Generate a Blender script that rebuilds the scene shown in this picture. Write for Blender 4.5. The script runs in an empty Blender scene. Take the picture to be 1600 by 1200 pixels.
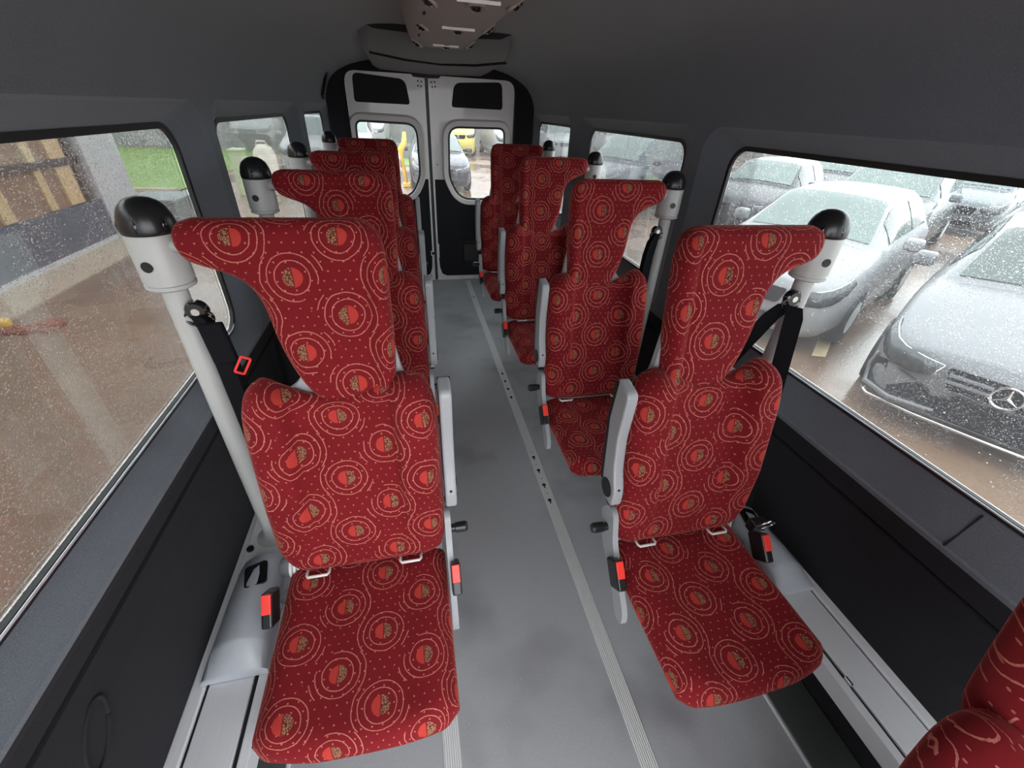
import bpy, bmesh, math, random
import numpy as np
from mathutils import Vector, Matrix
random.seed(4)
PI = math.pi
SC = bpy.context.scene
COL = SC.collection
XC = 0.29            # centre line of the vehicle
GZ = -0.52           # the wet yard outside
YD = 4.72            # rear doors

# ------------------------------------------------------------------ materials
class NT:
    """small helper for building node trees"""
    def __init__(s, name):
        s.m = bpy.data.materials.new(name); s.m.use_nodes = True
        s.t = s.m.node_tree; s.t.nodes.clear()
        s.out = s.t.nodes.new('ShaderNodeOutputMaterial')
    def n(s, kind, **kw):
        x = s.t.nodes.new(kind)
        for k, v in kw.items(): setattr(x, k, v)
        return x
    def put(s, sock, v):
        if isinstance(v, bpy.types.NodeSocket): s.t.links.new(v, sock)
        elif v is not None: sock.default_value = v
    def math(s, op, a, b=None, c=None):
        x = s.n('ShaderNodeMath', operation=op)
        for i, v in enumerate((a, b, c)):
            if v is not None: s.put(x.inputs[i], v)
        return x.outputs[0]
    def mix(s, f, a, b):
        x = s.n('ShaderNodeMix', data_type='RGBA')
        s.put(x.inputs[0], f); s.put(x.inputs[6], a); s.put(x.inputs[7], b)
        return x.outputs[2]
    def noise(s, vec, scale, detail=3.0, rough=0.5):
        x = s.n('ShaderNodeTexNoise'); s.put(x.inputs['Vector'], vec)
        x.inputs['Scale'].default_value = scale; x.inputs['Detail'].default_value = detail
        x.inputs['Roughness'].default_value = rough
        return x.outputs['Fac']
    def ramp(s, f, stops):
        x = s.n('ShaderNodeValToRGB'); s.put(x.inputs[0], f)
        e = x.color_ramp.elements
        while len(e) < len(stops): e.new(0.5)
        for i, (p, c) in enumerate(stops):
            e[i].position = p; e[i].color = (c, c, c, 1) if not hasattr(c, '__len__') else (*c, 1)
        return x.outputs[0]
    def coord(s, which='Object'): return s.n('ShaderNodeTexCoord').outputs[which]
    def bump(s, h, strength, dist=0.01):
        x = s.n('ShaderNodeBump'); s.put(x.inputs['Height'], h)
        x.inputs['Strength'].default_value = strength; x.inputs['Distance'].default_value = dist
        return x.outputs[0]
    def bsdf(s, **kw):
        x = s.n('ShaderNodeBsdfPrincipled')
        for k, v in kw.items(): s.put(x.inputs[k.replace('_', ' ')], v)
        return x
    def done(s, sh): s.t.links.new(sh, s.out.inputs[0]); return s.m

def c4(r, g=None, b=None): return (r, r if g is None else g, r if b is None else b, 1)

def plain(name, col, rough=.5, metal=0., var=.12, scale=30, bump=0., coat=0., spec=.5):
    k = NT(name); co = k.coord()
    f = k.noise(co, scale, 4)
    dark = tuple(v*(1-var) for v in col); lite = tuple(min(1, v*(1+var)) for v in col)
    colr = k.mix(f, (*dark, 1), (*lite, 1))
    b = k.bsdf(Base_Color=colr, Roughness=rough, Metallic=metal)
    b.inputs['Coat Weight'].default_value = coat
    b.inputs['Specular IOR Level'].default_value = spec
    if bump: k.put(b.inputs['Normal'], k.bump(k.noise(co, scale*8, 2), bump, .002))
    return k.done(b.outputs[0])

def fabric_mat():
    k = NT('moquette'); uv = k.n('ShaderNodeUVMap'); sp = k.n('ShaderNodeSeparateXYZ')
    k.put(sp.inputs[0], uv.outputs[0])
    wob = k.noise(uv.outputs[0], 26, 2)
    wob2 = k.noise(uv.outputs[0], 300, 2)
    x = k.math('ADD', sp.outputs[0], k.math('MULTIPLY', k.math('SUBTRACT', wob, .5), .007))
    y = k.math('ADD', sp.outputs[1], k.math('MULTIPLY', k.math('SUBTRACT', wob, .5), -.006))
    DX, DY = .208, .172
    def cell(v, per, sh):
        return k.math('MULTIPLY', k.math('SUBTRACT', k.math('FRACT', k.math('ADD', k.math('DIVIDE', v, per), sh)), .5), per)
    ax, ay, bx, by = cell(x, DX, 0), cell(y, DY, 0), cell(x, DX, .5), cell(y, DY, .5)
    def ln(a, b): return k.math('SQRT', k.math('ADD', k.math('MULTIPLY', a, a), k.math('MULTIPLY', b, b)))
    ra, rb = ln(ax, ay), ln(bx, by)
    sel = k.math('LESS_THAN', rb, ra)
    def pick(a, b): return k.math('ADD', a, k.math('MULTIPLY', sel, k.math('SUBTRACT', b, a)))
    px, py, r = pick(ax, bx), pick(ay, by), pick(ra, rb)
    th = k.math('ARCTAN2', py, px)
    rr = k.math('ADD', r, k.math('MULTIPLY', k.math('SUBTRACT', wob2, .5), .0014))
    def ring(r0, w=.00105): return k.math('COMPARE', rr, r0, w)
    def arc(c, half): return k.math('GREATER_THAN', k.math('COSINE', k.math('SUBTRACT', th, c)), math.cos(half))
    def both(a, b): return k.math('MULTIPLY', a, b)
    def any_(*v):
        o = v[0]
        for q in v[1:]: o = k.math('MAXIMUM', o, q)
        return o
    # a long s-shaped thread that links the motifs along one diagonal
    notb = k.math('SUBTRACT', 1, sel)
    lines = any_(ring(.0362), both(ring(.0515), k.math('SUBTRACT', 1, both(notb, arc(2.35, .50)))),
                 both(both(ring(.0655), notb), any_(arc(0, .74), arc(3.65, .30))),
                 both(both(ring(.0655), sel), any_(arc(PI, .74), arc(-.5, .30))),
                 both(both(ring(.0785), notb), arc(3.55, .26)), both(both(ring(.0785), sel), arc(-.35, .22)))
    seg = k.ramp(k.noise(uv.outputs[0], 420, 1), [(.3, .55), (.6, 1)])
    lines = k.math('MULTIPLY', lines, seg)
    disc = k.math('LESS_THAN', rr, .0212)
    gap = k.math('COMPARE', px, .0, .0012)
    right = k.math('GREATER_THAN', px, 0.)
    # dots in a staggered grid
    PX = .0235
    d1 = ln(cell(x, PX, .25), cell(y, PX*1.7, .1)); d2 = ln(cell(x, PX, .75), cell(y, PX*1.7, .6))
    dots = k.math('LESS_THAN', k.math('MINIMUM', d1, d2), .0020)
    tone = k.noise(uv.outputs[0], 9, 3)
    red = k.mix(tone, c4(.165, .0085, .012), c4(.24, .014, .018))
    pile = k.noise(uv.outputs[0], 900, 2)
    red = k.mix(k.math('MULTIPLY', pile, .45), red, c4(.10, .005, .008))
    col = k.mix(k.math('MULTIPLY', dots, .8), red, c4(.56, .17, .13))
    col = k.mix(lines, col, c4(.58, .20, .155))
    vo = k.n('ShaderNodeTexVoronoi', feature='DISTANCE_TO_EDGE'); k.put(vo.inputs['Vector'], uv.outputs[0]); vo.inputs['Scale'].default_value = 190
    cream = k.mix(k.math('GREATER_THAN', vo.outputs['Distance'], .10), c4(.10, .02, .013), c4(.34, .17, .095))
    redh = k.mix(k.noise(uv.outputs[0], 350, 1), c4(.40, .030, .024), c4(.48, .055, .042))
    dcol = k.mix(right, redh, cream)
    dcol = k.mix(gap, dcol, red)
    col = k.mix(disc, col, dcol)
    b = k.bsdf(Base_Color=col, Roughness=.9)
    b.inputs['Sheen Weight'].default_value = .35; b.inputs['Sheen Roughness'].default_value = .35
    b.inputs['Sheen Tint'].default_value = c4(1, .30, .25)
    b.inputs['Specular IOR Level'].default_value = .15
    k.put(b.inputs['Normal'], k.bump(k.math('ADD', k.math('MULTIPLY', lines, .6), pile), .25, .002))
    return k.done(b.outputs[0])

def carpet_mat(name, col, sc=420, sheen=.25):
    k = NT(name); co = k.coord()
    f = k.noise(co, sc, 2); g = k.noise(co, 5, 3)
    a = k.mix(f, (*[v*.55 for v in col], 1), (*[v*1.5 for v in col], 1))
    a = k.mix(k.math('MULTIPLY', g, .35), a, (*[v*1.35 for v in col], 1))
    b = k.bsdf(Base_Color=a, Roughness=.95); b.inputs['Specular IOR Level'].default_value = .2
    b.inputs['Sheen Weight'].default_value = sheen; b.inputs['Sheen Roughness'].default_value = .5
    k.put(b.inputs['Normal'], k.bump(f, .35, .003))
    return k.done(b.outputs[0])

def floor_mat():
    k = NT('floor_vinyl'); co = k.coord()
    fine = k.noise(co, 700, 2); spk = k.noise(co, 160, 2); big = k.noise(co, 1.6, 3, .6)
    col = k.mix(fine, c4(.29, .295, .305), c4(.46, .465, .475))
    col = k.mix(k.ramp(spk, [(.60, 0), (.72, .5)]), col, c4(.55, .55, .56))
    st = k.ramp(big, [(.50, 0), (.72, .75)])           # soft darker grey patches, random across the vinyl
    col = k.mix(st, col, c4(.14, .14, .15))
    scr = k.ramp(k.noise(co, 34, 2), [(.74, 0), (.80, .7)])
    col = k.mix(scr, col, c4(.10, .10, .10))
    b = k.bsdf(Base_Color=col, Roughness=k.math('ADD', .34, k.math('MULTIPLY', spk, .2)))
    k.put(b.inputs['Normal'], k.bump(spk, .12, .002))
    return k.done(b.outputs[0])

def alu_mat(name, col, rough, groove_axis=None, per=.006):
    k = NT(name); co = k.coord(); sp = k.n('ShaderNodeSeparateXYZ'); k.put(sp.inputs[0], co)
    mp = k.n('ShaderNodeMapping'); k.put(mp.inputs[0], co); mp.inputs['Scale'].default_value = (90, 1.2, 90)
    f = k.noise(mp.outputs[0], 6, 3)
    c = k.mix(f, (*[v*.88 for v in col], 1), (*[min(1, v*1.08) for v in col], 1))
    b = k.bsdf(Base_Color=c, Roughness=rough, Metallic=.15)
    if groove_axis is not None:
        w = k.math('SINE', k.math('MULTIPLY', sp.outputs[groove_axis], 2*PI/per))
        k.put(b.inputs['Base Color'], k.mix(k.ramp(k.math('MULTIPLY_ADD', w, .5, .5), [(.0, .55), (.35, 0)]), c, c4(.16)))
        k.put(b.inputs['Normal'], k.bump(w, .6, .001))
    return k.done(b.outputs[0])

def pane_mat(name, haze, dens, tint):
    """safety glass with rain standing and running on its outside"""
    k = NT(name); co = k.coord()
    mp = k.n('ShaderNodeMapping'); k.put(mp.inputs[0], co)
    mp.inputs['Rotation'].default_value = (.55, 0, 0); mp.inputs['Scale'].default_value = (1, .55, 1.0)
    def drops(scale, thr, cut):
        v = k.n('ShaderNodeTexVoronoi'); k.put(v.inputs['Vector'], mp.outputs[0]); v.inputs['Scale'].default_value = scale
        sp = k.n('ShaderNodeSeparateColor'); k.put(sp.inputs[0], v.outputs['Color'])
        size = k.math('MULTIPLY', sp.outputs[0], thr)
        on = k.math('MULTIPLY', k.math('LESS_THAN', v.outputs['Distance'], size), k.math('LESS_THAN', sp.outputs[1], cut))
        return on, v.outputs['Distance']
    area = k.ramp(k.noise(co, 3.2, 3), [(.35, .35), (.62, 1)])
    a, da = drops(430, .50, dens); b, db = drops(230, .36, dens*.5)
    m = k.math('MAXIMUM', k.math('MULTIPLY', a, k.math('GREATER_THAN', area, .55)), b)
    h = k.math('MINIMUM', da, db)
    tr = k.n('ShaderNodeBsdfTransparent'); tr.inputs[0].default_value = (*tint, 1)
    tl = k.n('ShaderNodeBsdfTranslucent'); tl.inputs[0].default_value = c4(.95, .96, 1)
    gl = k.n('ShaderNodeBsdfGlossy'); gl.inputs['Roughness'].default_value = .02
    base = k.n('ShaderNodeMixShader'); base.inputs[0].default_value = haze
    k.put(base.inputs[1], tr.outputs[0]); k.put(base.inputs[2], tl.outputs[0])
    fr = k.n('ShaderNodeFresnel'); fr.inputs[0].default_value = 1.3
    refl = k.n('ShaderNodeMixShader'); k.put(refl.inputs[0], k.math('MULTIPLY', fr.outputs[0], .6)); k.put(refl.inputs[1], base.outputs[0]); k.put(refl.inputs[2], gl.outputs[0])
    rf = k.n('ShaderNodeBsdfRefraction'); rf.inputs['IOR'].default_value = 1.33; rf.inputs['Roughness'].default_value = .05
    rf.inputs[0].default_value = c4(.97)
    k.put(rf.inputs['Normal'], k.bump(h, 1.0, .02))
    wet = k.n('ShaderNodeMixShader'); wet.inputs[0].default_value = .10
    k.put(wet.inputs[1], rf.outputs[0]); k.put(wet.inputs[2], tl.outputs[0])
    out = k.n('ShaderNodeMixShader'); k.put(out.inputs[0], k.math('MULTIPLY', m, .8))
    k.put(out.inputs[1], refl.outputs[0]); k.put(out.inputs[2], wet.outputs[0])
    return k.done(out.outputs[0])

def yard_mat():
    k = NT('wet_tarmac'); co = k.coord()
    fine = k.noise(co, 40, 4); big = k.noise(co, .42, 4, .6); mid = k.noise(co, 2.2, 3)
    col = k.mix(fine, c4(.11, .066, .042), c4(.26, .158, .10))
    col = k.mix(k.ramp(mid, [(.45, 0), (.75, .6)]), col, c4(.25, .172, .12))
    pud = k.ramp(big, [(.44, 0), (.56, 1)])
    rough = k.math('SUBTRACT', .42, k.math('MULTIPLY', pud, .34))
    b = k.bsdf(Base_Color=k.mix(k.math('MULTIPLY', pud, .35), col, c4(.13, .095, .075)), Roughness=rough)
    b.inputs['Specular IOR Level'].default_value = .8
    k.put(b.inputs['Normal'], k.bump(fine, .25, .01))
    return k.done(b.outputs[0])

def grass_mat():
    k = NT('grass'); co = k.coord()
    c = k.mix(k.noise(co, 3, 4), c4(.10, .19, .03), c4(.20, .33, .06))
    c = k.mix(k.math('MULTIPLY', k.noise(co, 60, 3), .5), c, c4(.08, .13, .03))
    return k.done(k.bsdf(Base_Color=c, Roughness=.8).outputs[0])

M = {}
M['fabric'] = fabric_mat()
M['wall'] = carpet_mat('wall_carpet', (.122, .134, .152))
M['ceil'] = carpet_mat('ceiling_carpet', (.075, .080, .086))
M['lower'] = carpet_mat('lower_wall_carpet', (.016, .016, .019), 420, .04)
M['floor'] = floor_mat()
M['alu'] = alu_mat('brushed_aluminium', (.78, .80, .82), .38)
M['aluribbed'] = alu_mat('ribbed_aluminium', (.78, .78, .77), .42, 0, .0068)
M['bead'] = plain('bright_trim', (.75, .77, .82), .25, .6)
M['rubber'] = plain('black_rubber', (.012, .012, .013), .45)
M['black'] = plain('black_plastic', (.014, .014, .015), .28, bump=.1)
M['gloss'] = plain('glossy_black_plastic', (.010, .010, .011), .12, coat=.4)
M['webbing'] = plain('black_webbing', (.007, .007, .009), .8, scale=200, bump=.4, spec=.12)
M['dark'] = plain('dark_cavity', (.006, .006, .007), .8)
M['pole'] = plain('grey_powder_coat', (.47, .47, .455), .34, var=.03)
M['plastic'] = plain('grey_plastic', (.36, .37, .385), .4, var=.05, bump=.08, scale=60)
M['cover'] = plain('silver_grey_plastic', (.40, .42, .45), .36, var=.04, bump=.08, scale=60)
M['loop'] = plain('white_plastic', (.72, .71, .68), .35)
M['red'] = plain('red_button', (.85, .045, .03), .35, var=.05)
M['steel'] = plain('bright_steel', (.72, .72, .73), .2, 1.)
M['door'] = plain('white_door_paint', (.72, .685, .675), .35, var=.03, coat=.3)
M['strip'] = plain('floor_edge_vinyl', (.085, .095, .090), .5, var=.2, scale=200)
M['duct'] = plain('beige_grey_headliner', (.34, .31, .295), .75, var=.08, scale=60)
M['console'] = carpet_mat('console_plastic', (.022, .021, .023), 200)
M['pane_side'] = pane_mat('rainy_side_glass', .022, .42, (.80, .83, .82))
M['pane_rear'] = pane_mat('rainy_rear_glass', .015, .2, (.84, .86, .86))
M['yard'] = yard_mat(); M['grass'] = grass_mat()
def paint(name, col, rough=.22, metal=.2): return plain(name, col, rough, metal, var=.06, scale=60, coat=.18, bump=.06)
M['silver'] = paint('silver_paint', (.175, .178, .19), .34, .1)
M['white'] = paint('white_paint', (.27, .27, .28), .34, 0)
M['blackpaint'] = paint('black_paint', (.035, .036, .045))
M['greypaint'] = paint('grey_paint', (.07, .08, .10))
M['lightgrey'] = paint('light_grey_paint', (.13, .15, .16))
M['yellow'] = paint('yellow_paint', (.55, .46, .12), .4, 0)
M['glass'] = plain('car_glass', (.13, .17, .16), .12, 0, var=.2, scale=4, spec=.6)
M['glassmid'] = plain('mid_tone_car_glass', (.060, .080, .074), .12, 0, var=.2, scale=4, spec=.6)  # even grey-green tone between the pale and the dark car glass
M['glassdk'] = plain('dark_car_glass', (.035, .045, .045), .08, 0, var=.2, scale=4, spec=.8)
M['lamp'] = plain('headlamp_lens', (.055, .06, .066), .25, 0, var=.7, scale=22, coat=.15)
M['grille'] = plain('grille_black', (.012, .012, .015), .6, var=.3, scale=80, spec=.15)
M['tyre'] = plain('tyre', (.016, .016, .016), .7)
M['chrome'] = plain('chrome', (.78, .78, .80), .12, 1.)
M['digger'] = plain('digger_yellow', (.72, .42, .04), .45)
M['brickred'] = plain('clay_red', (.22, .06, .03), .8, var=.4, scale=30)
M['bluegrey'] = plain('blue_grey_render', (.060, .072, .098), .6, var=.2, scale=6)
M['brown'] = plain('brown_shutter', (.20, .12, .075), .6, var=.35, scale=5)
M['tan'] = plain('tan_boarding', (.48, .33, .17), .6, var=.3, scale=5)
M['post'] = plain('white_column', (.42, .41, .42), .5, var=.08)
M['pave'] = plain('pale_paving', (.36, .285, .215), .6, var=.25, scale=18)
M['dkbar'] = plain('dark_bar', (.05, .04, .035), .6)
M['sack'] = plain('pale_sack', (.62, .58, .50), .8, var=.2, scale=5)
M['crate'] = plain('pale_green_crate', (.40, .46, .26), .7, var=.15, scale=5)
M['bin'] = plain('grey_bin', (.13, .15, .145), .5, var=.2)
M['stonegrey'] = plain('grey_fence', (.17, .175, .17), .8, var=.2, scale=9)
M['mark'] = plain('worn_yellow_line', (.55, .42, .25), .5, var=.3, scale=12)
M['bluestripe'] = plain('blue_sticker', (.10, .32, .62), .4)

# ------------------------------------------------------------------ helpers
def link(o, parent=None):
    COL.objects.link(o)
    if parent is not None: o.parent = parent
    return o
def mesh(name, verts, faces, mat, parent=None, smooth=False, uv=None, kind=None):
    me = bpy.data.meshes.new(name)
    me.from_pydata([tuple(v) for v in verts], [], [tuple(f) for f in faces]); me.update()
    me.materials.append(M[mat] if isinstance(mat, str) else mat)
    if uv is not None:
        l = me.uv_layers.new(name='UVMap')
        for lp in me.loops: l.data[lp.index].uv = uv[lp.vertex_index]
    bm = bmesh.new(); bm.from_mesh(me)
    bmesh.ops.recalc_face_normals(bm, faces=bm.faces); bm.to_mesh(me); bm.free()
    if smooth:
        for p in me.polygons: p.use_smooth = True
    o = bpy.data.objects.new(name, me); link(o, parent)
    if kind: o['kind'] = kind
    return o
def tag(o, label, cat, group=None, kind=None):
    if label: o['label'] = label
    if cat: o['category'] = cat
    if group: o['group'] = group
    if kind: o['kind'] = kind
    return o
def thing(name, label, cat, loc=(0, 0, 0), group=None, kind=None):
    o = bpy.data.objects.new(name, None); link(o); o.location = loc; o.empty_display_size = .05
    return tag(o, label, cat, group, kind)

class MB:
    def __init__(s): s.v = []; s.f = []
    def add(s, vs, fs):
        n = len(s.v); s.v += [tuple(v) for v in vs]; s.f += [tuple(i+n for i in f) for f in fs]; return s
    def box(s, x0, x1, y0, y1, z0, z1, bev=0.):
        bm = bmesh.new(); bmesh.ops.create_cube(bm, size=1)
        for v in bm.verts:
            v.co = ((x0+x1)/2+v.co.x*(x1-x0), (y0+y1)/2+v.co.y*(y1-y0), (z0+z1)/2+v.co.z*(z1-z0))
        if bev: bmesh.ops.bevel(bm, geom=bm.edges[:], offset=bev, segments=3, profile=.5, affect='EDGES')
        bm.verts.index_update(); s.add([v.co[:] for v in bm.verts], [[v.index for v in f.verts] for f in bm.faces]); bm.free(); return s
    def prism(s, poly, h, M3):
        """poly in 2-D, extruded by h; M3 maps (a, b, c) to 3-D"""
        n = len(poly)
        s.add([M3(a, b, 0) for a, b in poly]+[M3(a, b, h) for a, b in poly],
              [list(range(n)), list(range(2*n-1, n-1, -1))]+[[i, (i+1) % n, n+(i+1) % n, n+i] for i in range(n)]); return s
    def tube(s, pts, r, seg=14, cap=True):
        pts = [Vector(p) for p in pts]; rs = r if hasattr(r, '__len__') else [r]*len(pts)
        vs = []; up = None
        for i, p in enumerate(pts):
            d = (pts[min(i+1, len(pts)-1)]-pts[max(i-1, 0)]).normalized()
            if up is None: up = d.orthogonal().normalized()
            a = (up-d*up.dot(d)).normalized(); up = a; b = d.cross(a)
            vs += [p+(a*math.cos(2*PI*k/seg)+b*math.sin(2*PI*k/seg))*rs[i] for k in range(seg)]
        fs = [[i*seg+k, i*seg+(k+1) % seg, (i+1)*seg+(k+1) % seg, (i+1)*seg+k] for i in range(len(pts)-1) for k in range(seg)]
        if cap: fs += [list(range(seg)), list(range(len(vs)-seg, len(vs)))]
        return s.add(vs, fs)
    def ribbon(s, pts, w, t, side):
        """flat strap: side is the width direction"""
        pts = [Vector(p) for p in pts]; sd = Vector(side).normalized(); vs = []
        for i, p in enumerate(pts):
            d = (pts[min(i+1, len(pts)-1)]-pts[max(i-1, 0)]).normalized(); nrm = d.cross(sd).normalized()
            ww = w[i] if hasattr(w, '__len__') else w
            vs += [p+sd*ww/2+nrm*t/2, p-sd*ww/2+nrm*t/2, p-sd*ww/2-nrm*t/2, p+sd*ww/2-nrm*t/2]
        fs = [[i*4+k, i*4+(k+1) % 4, i*4+4+(k+1) % 4, i*4+4+k] for i in range(len(pts)-1) for k in range(4)]
        return s.add(vs, fs+[[0, 1, 2, 3], [len(vs)-4+k for k in range(4)]])
    def lathe(s, prof, c, axis=2, seg=28):
        """prof: (radius, height) list around an axis through c"""
        vs = []
        for r, h in prof:
            for k in range(seg):
                a, b = r*math.cos(2*PI*k/seg), r*math.sin(2*PI*k/seg)
                p = [(h, a, b), (a, h, b), (a, b, h)][axis]; vs.append((c[0]+p[0], c[1]+p[1], c[2]+p[2]))
        n = len(prof); fs = [[i*seg+k, i*seg+(k+1) % seg, (i+1)*seg+(k+1) % seg, (i+1)*seg+k] for i in range(n-1) for k in range(seg)]
        return s.add(vs, fs+[list(range(seg)), list(range((n-1)*seg, n*seg))])
    def build(s, name, mat, parent=None, smooth=False, kind=None, auto=False):
        o = mesh(name, s.v, s.f, mat, parent, smooth, None, kind)
        if auto:
            bm = bmesh.new(); bm.from_mesh(o.data)
            for f in bm.faces: f.smooth = True
            for e in bm.edges:
                if len(e.link_faces) == 2 and e.calc_face_angle(0) > .6: e.smooth = False
            bm.to_mesh(o.data); bm.free()
        return o

def interp(xs, ys):
    """smooth interpolation through points (monotone cubic)"""
    xs = np.array(xs, float); ys = np.array(ys, float); d = np.diff(ys)/np.diff(xs)
    m = np.empty(len(xs)); m[0], m[-1] = d[0], d[-1]
    for i in range(1, len(xs)-1): m[i] = 0 if d[i-1]*d[i] <= 0 else 2*d[i-1]*d[i]/(d[i-1]+d[i])
    def f(x):
        x = float(min(max(x, xs[0]), xs[-1])); i = int(min(np.searchsorted(xs, x, 'right')-1, len(xs)-2))
        h = xs[i+1]-xs[i]; t = (x-xs[i])/h
        return (2*t**3-3*t**2+1)*ys[i]+(t**3-2*t**2+t)*h*m[i]+(-2*t**3+3*t**2)*ys[i+1]+(t**3-t**2)*h*m[i+1]
    return f

def pillow(name, pt, ns, nt, r, hf, hb, frame, parent, flip=False, uvo=(0, 0), mat='fabric', sx=1):
    """upholstered pad. pt(s, t) -> (u, v) over the unit square; rounded edge of radius r; hf/hb front/back half thickness"""
    sp = [(.5-.5*math.cos(PI*i/ns))*.55+.45*i/ns for i in range(ns+1)]
    tp = [(.5-.5*math.cos(PI*i/nt))*.55+.45*i/nt for i in range(nt+1)]
    P = np.array([[pt(a, b) for b in tp] for a in sp])
    I, J = ns+1, nt+1
    bl = [(i, 0) for i in range(I)]+[(I-1, j) for j in range(1, J)]+[(i, J-1) for i in range(I-2, -1, -1)]+[(0, j) for j in range(J-2, 0, -1)]
    B = np.array([P[i, j] for i, j in bl]); A2 = np.roll(B, -1, 0); E = A2-B; L2 = (E**2).sum(1)+1e-12
    flat = P.reshape(-1, 2)
    t = np.clip(((flat[:, None]-B[None])*E[None]).sum(2)/L2, 0, 1); Q = B[None]+t[..., None]*E[None]
    D = np.sqrt(((flat[:, None]-Q)**2).sum(2)); k = D.argmin(1); d = D[np.arange(len(flat)), k].reshape(I, J)
    nd = (Q[np.arange(len(flat)), k]-flat).reshape(I, J, 2); ln = np.sqrt((nd**2).sum(2, keepdims=True)); nd = nd/np.maximum(ln, 1e-9)
    for i, j in bl: nd[i, j] = nd[min(max(i, 1), I-2), min(max(j, 1), J-2)]
    f = np.sqrt(np.clip(1-(1-np.clip(d/r, 0, 1))**2, 0, 1))
    for i, j in bl: f[i, j] = 0
    vs, uv, ix = [], [], {}
    sg = -1 if flip else 1
    for side in (1, -1):
        for i in range(I):
            for j in range(J):
                edge = i in (0, I-1) or j in (0, J-1)
                if side == -1 and edge: ix[(side, i, j)] = ix[(1, i, j)]; continue
                u, v = P[i, j]; h = f[i, j]*(hf(u, v) if side == 1 else -hb)
                ix[(side, i, j)] = len(vs); vs.append(frame(u, v, h))
                e = (1-f[i, j])*.04 if side == 1 else .04+f[i, j]*.04
                uv.append((sg*sx*(u+nd[i, j, 0]*e)+uvo[0], sg*(v+nd[i, j, 1]*e)+uvo[1]))
    fs = [[ix[(q, i, j)], ix[(q, i+1, j)], ix[(q, i+1, j+1)], ix[(q, i, j+1)]] for q in (1, -1) for i in range(I-1) for j in range(J-1)]
    return mesh(name, vs, fs, mat, parent, True, uv)

def rrect(a0, a1, b0, b1, r, n=8):
    out = []
    for ca, cb, st in ((a1-r, b1-r, 0), (a0+r, b1-r, PI/2), (a0+r, b0+r, PI), (a1-r, b0+r, 1.5*PI)):
        out += [(ca+r*math.cos(st+PI/2*k/n), cb+r*math.sin(st+PI/2*k/n)) for k in range(n+1)]
    return out
def rpoly(pts, r, n=6):
    """polygon with rounded corners"""
    out = []; N = len(pts)
    for i in range(N):
        p = Vector(pts[i]); a = Vector(pts[i-1])-p; b = Vector(pts[(i+1) % N])-p
        rr = min(r[i] if hasattr(r, '__len__') else r, a.length*.48, b.length*.48)
        p0 = p+a.normalized()*rr; p1 = p+b.normalized()*rr
        for k in range(n+1):
            t = k/n; q = p0*(1-t)**2+p*2*t*(1-t)+p1*t*t; out.append((q.x, q.y))
    return out
def outset(loop, d):
    n = len(loop); ar = sum(loop[i][0]*loop[(i+1) % n][1]-loop[(i+1) % n][0]*loop[i][1] for i in range(n)); s = 1 if ar > 0 else -1
    out = []
    for i in range(n):
        a = Vector(loop[i-1]); b = Vector(loop[(i+1) % n]); t = (b-a).normalized(); out.append((loop[i][0]+s*t.y*d, loop[i][1]-s*t.x*d))
    return out
def holed(outer, holes, fn):
    """flat polygon with holes -> verts, faces in 3-D through fn(a, b)"""
    bm = bmesh.new(); es = []
    for lp in [outer]+holes:
        v = [bm.verts.new((a, b, 0)) for a, b in lp]
        es += [bm.edges.new((v[i], v[(i+1) % len(v)])) for i in range(len(v))]
    bmesh.ops.triangle_fill(bm, use_beauty=True, use_dissolve=False, edges=es)
    bm.verts.index_update(); vs = [fn(v.co.x, v.co.y) for v in bm.verts]; fs = [[v.index for v in f.verts] for f in bm.faces]
    bm.free(); return vs, fs
def bridge(mb, la, lb):
    n = len(la); mb.add(list(la)+list(lb), [[i, (i+1) % n, n+(i+1) % n, n+i] for i in range(n)])

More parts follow.
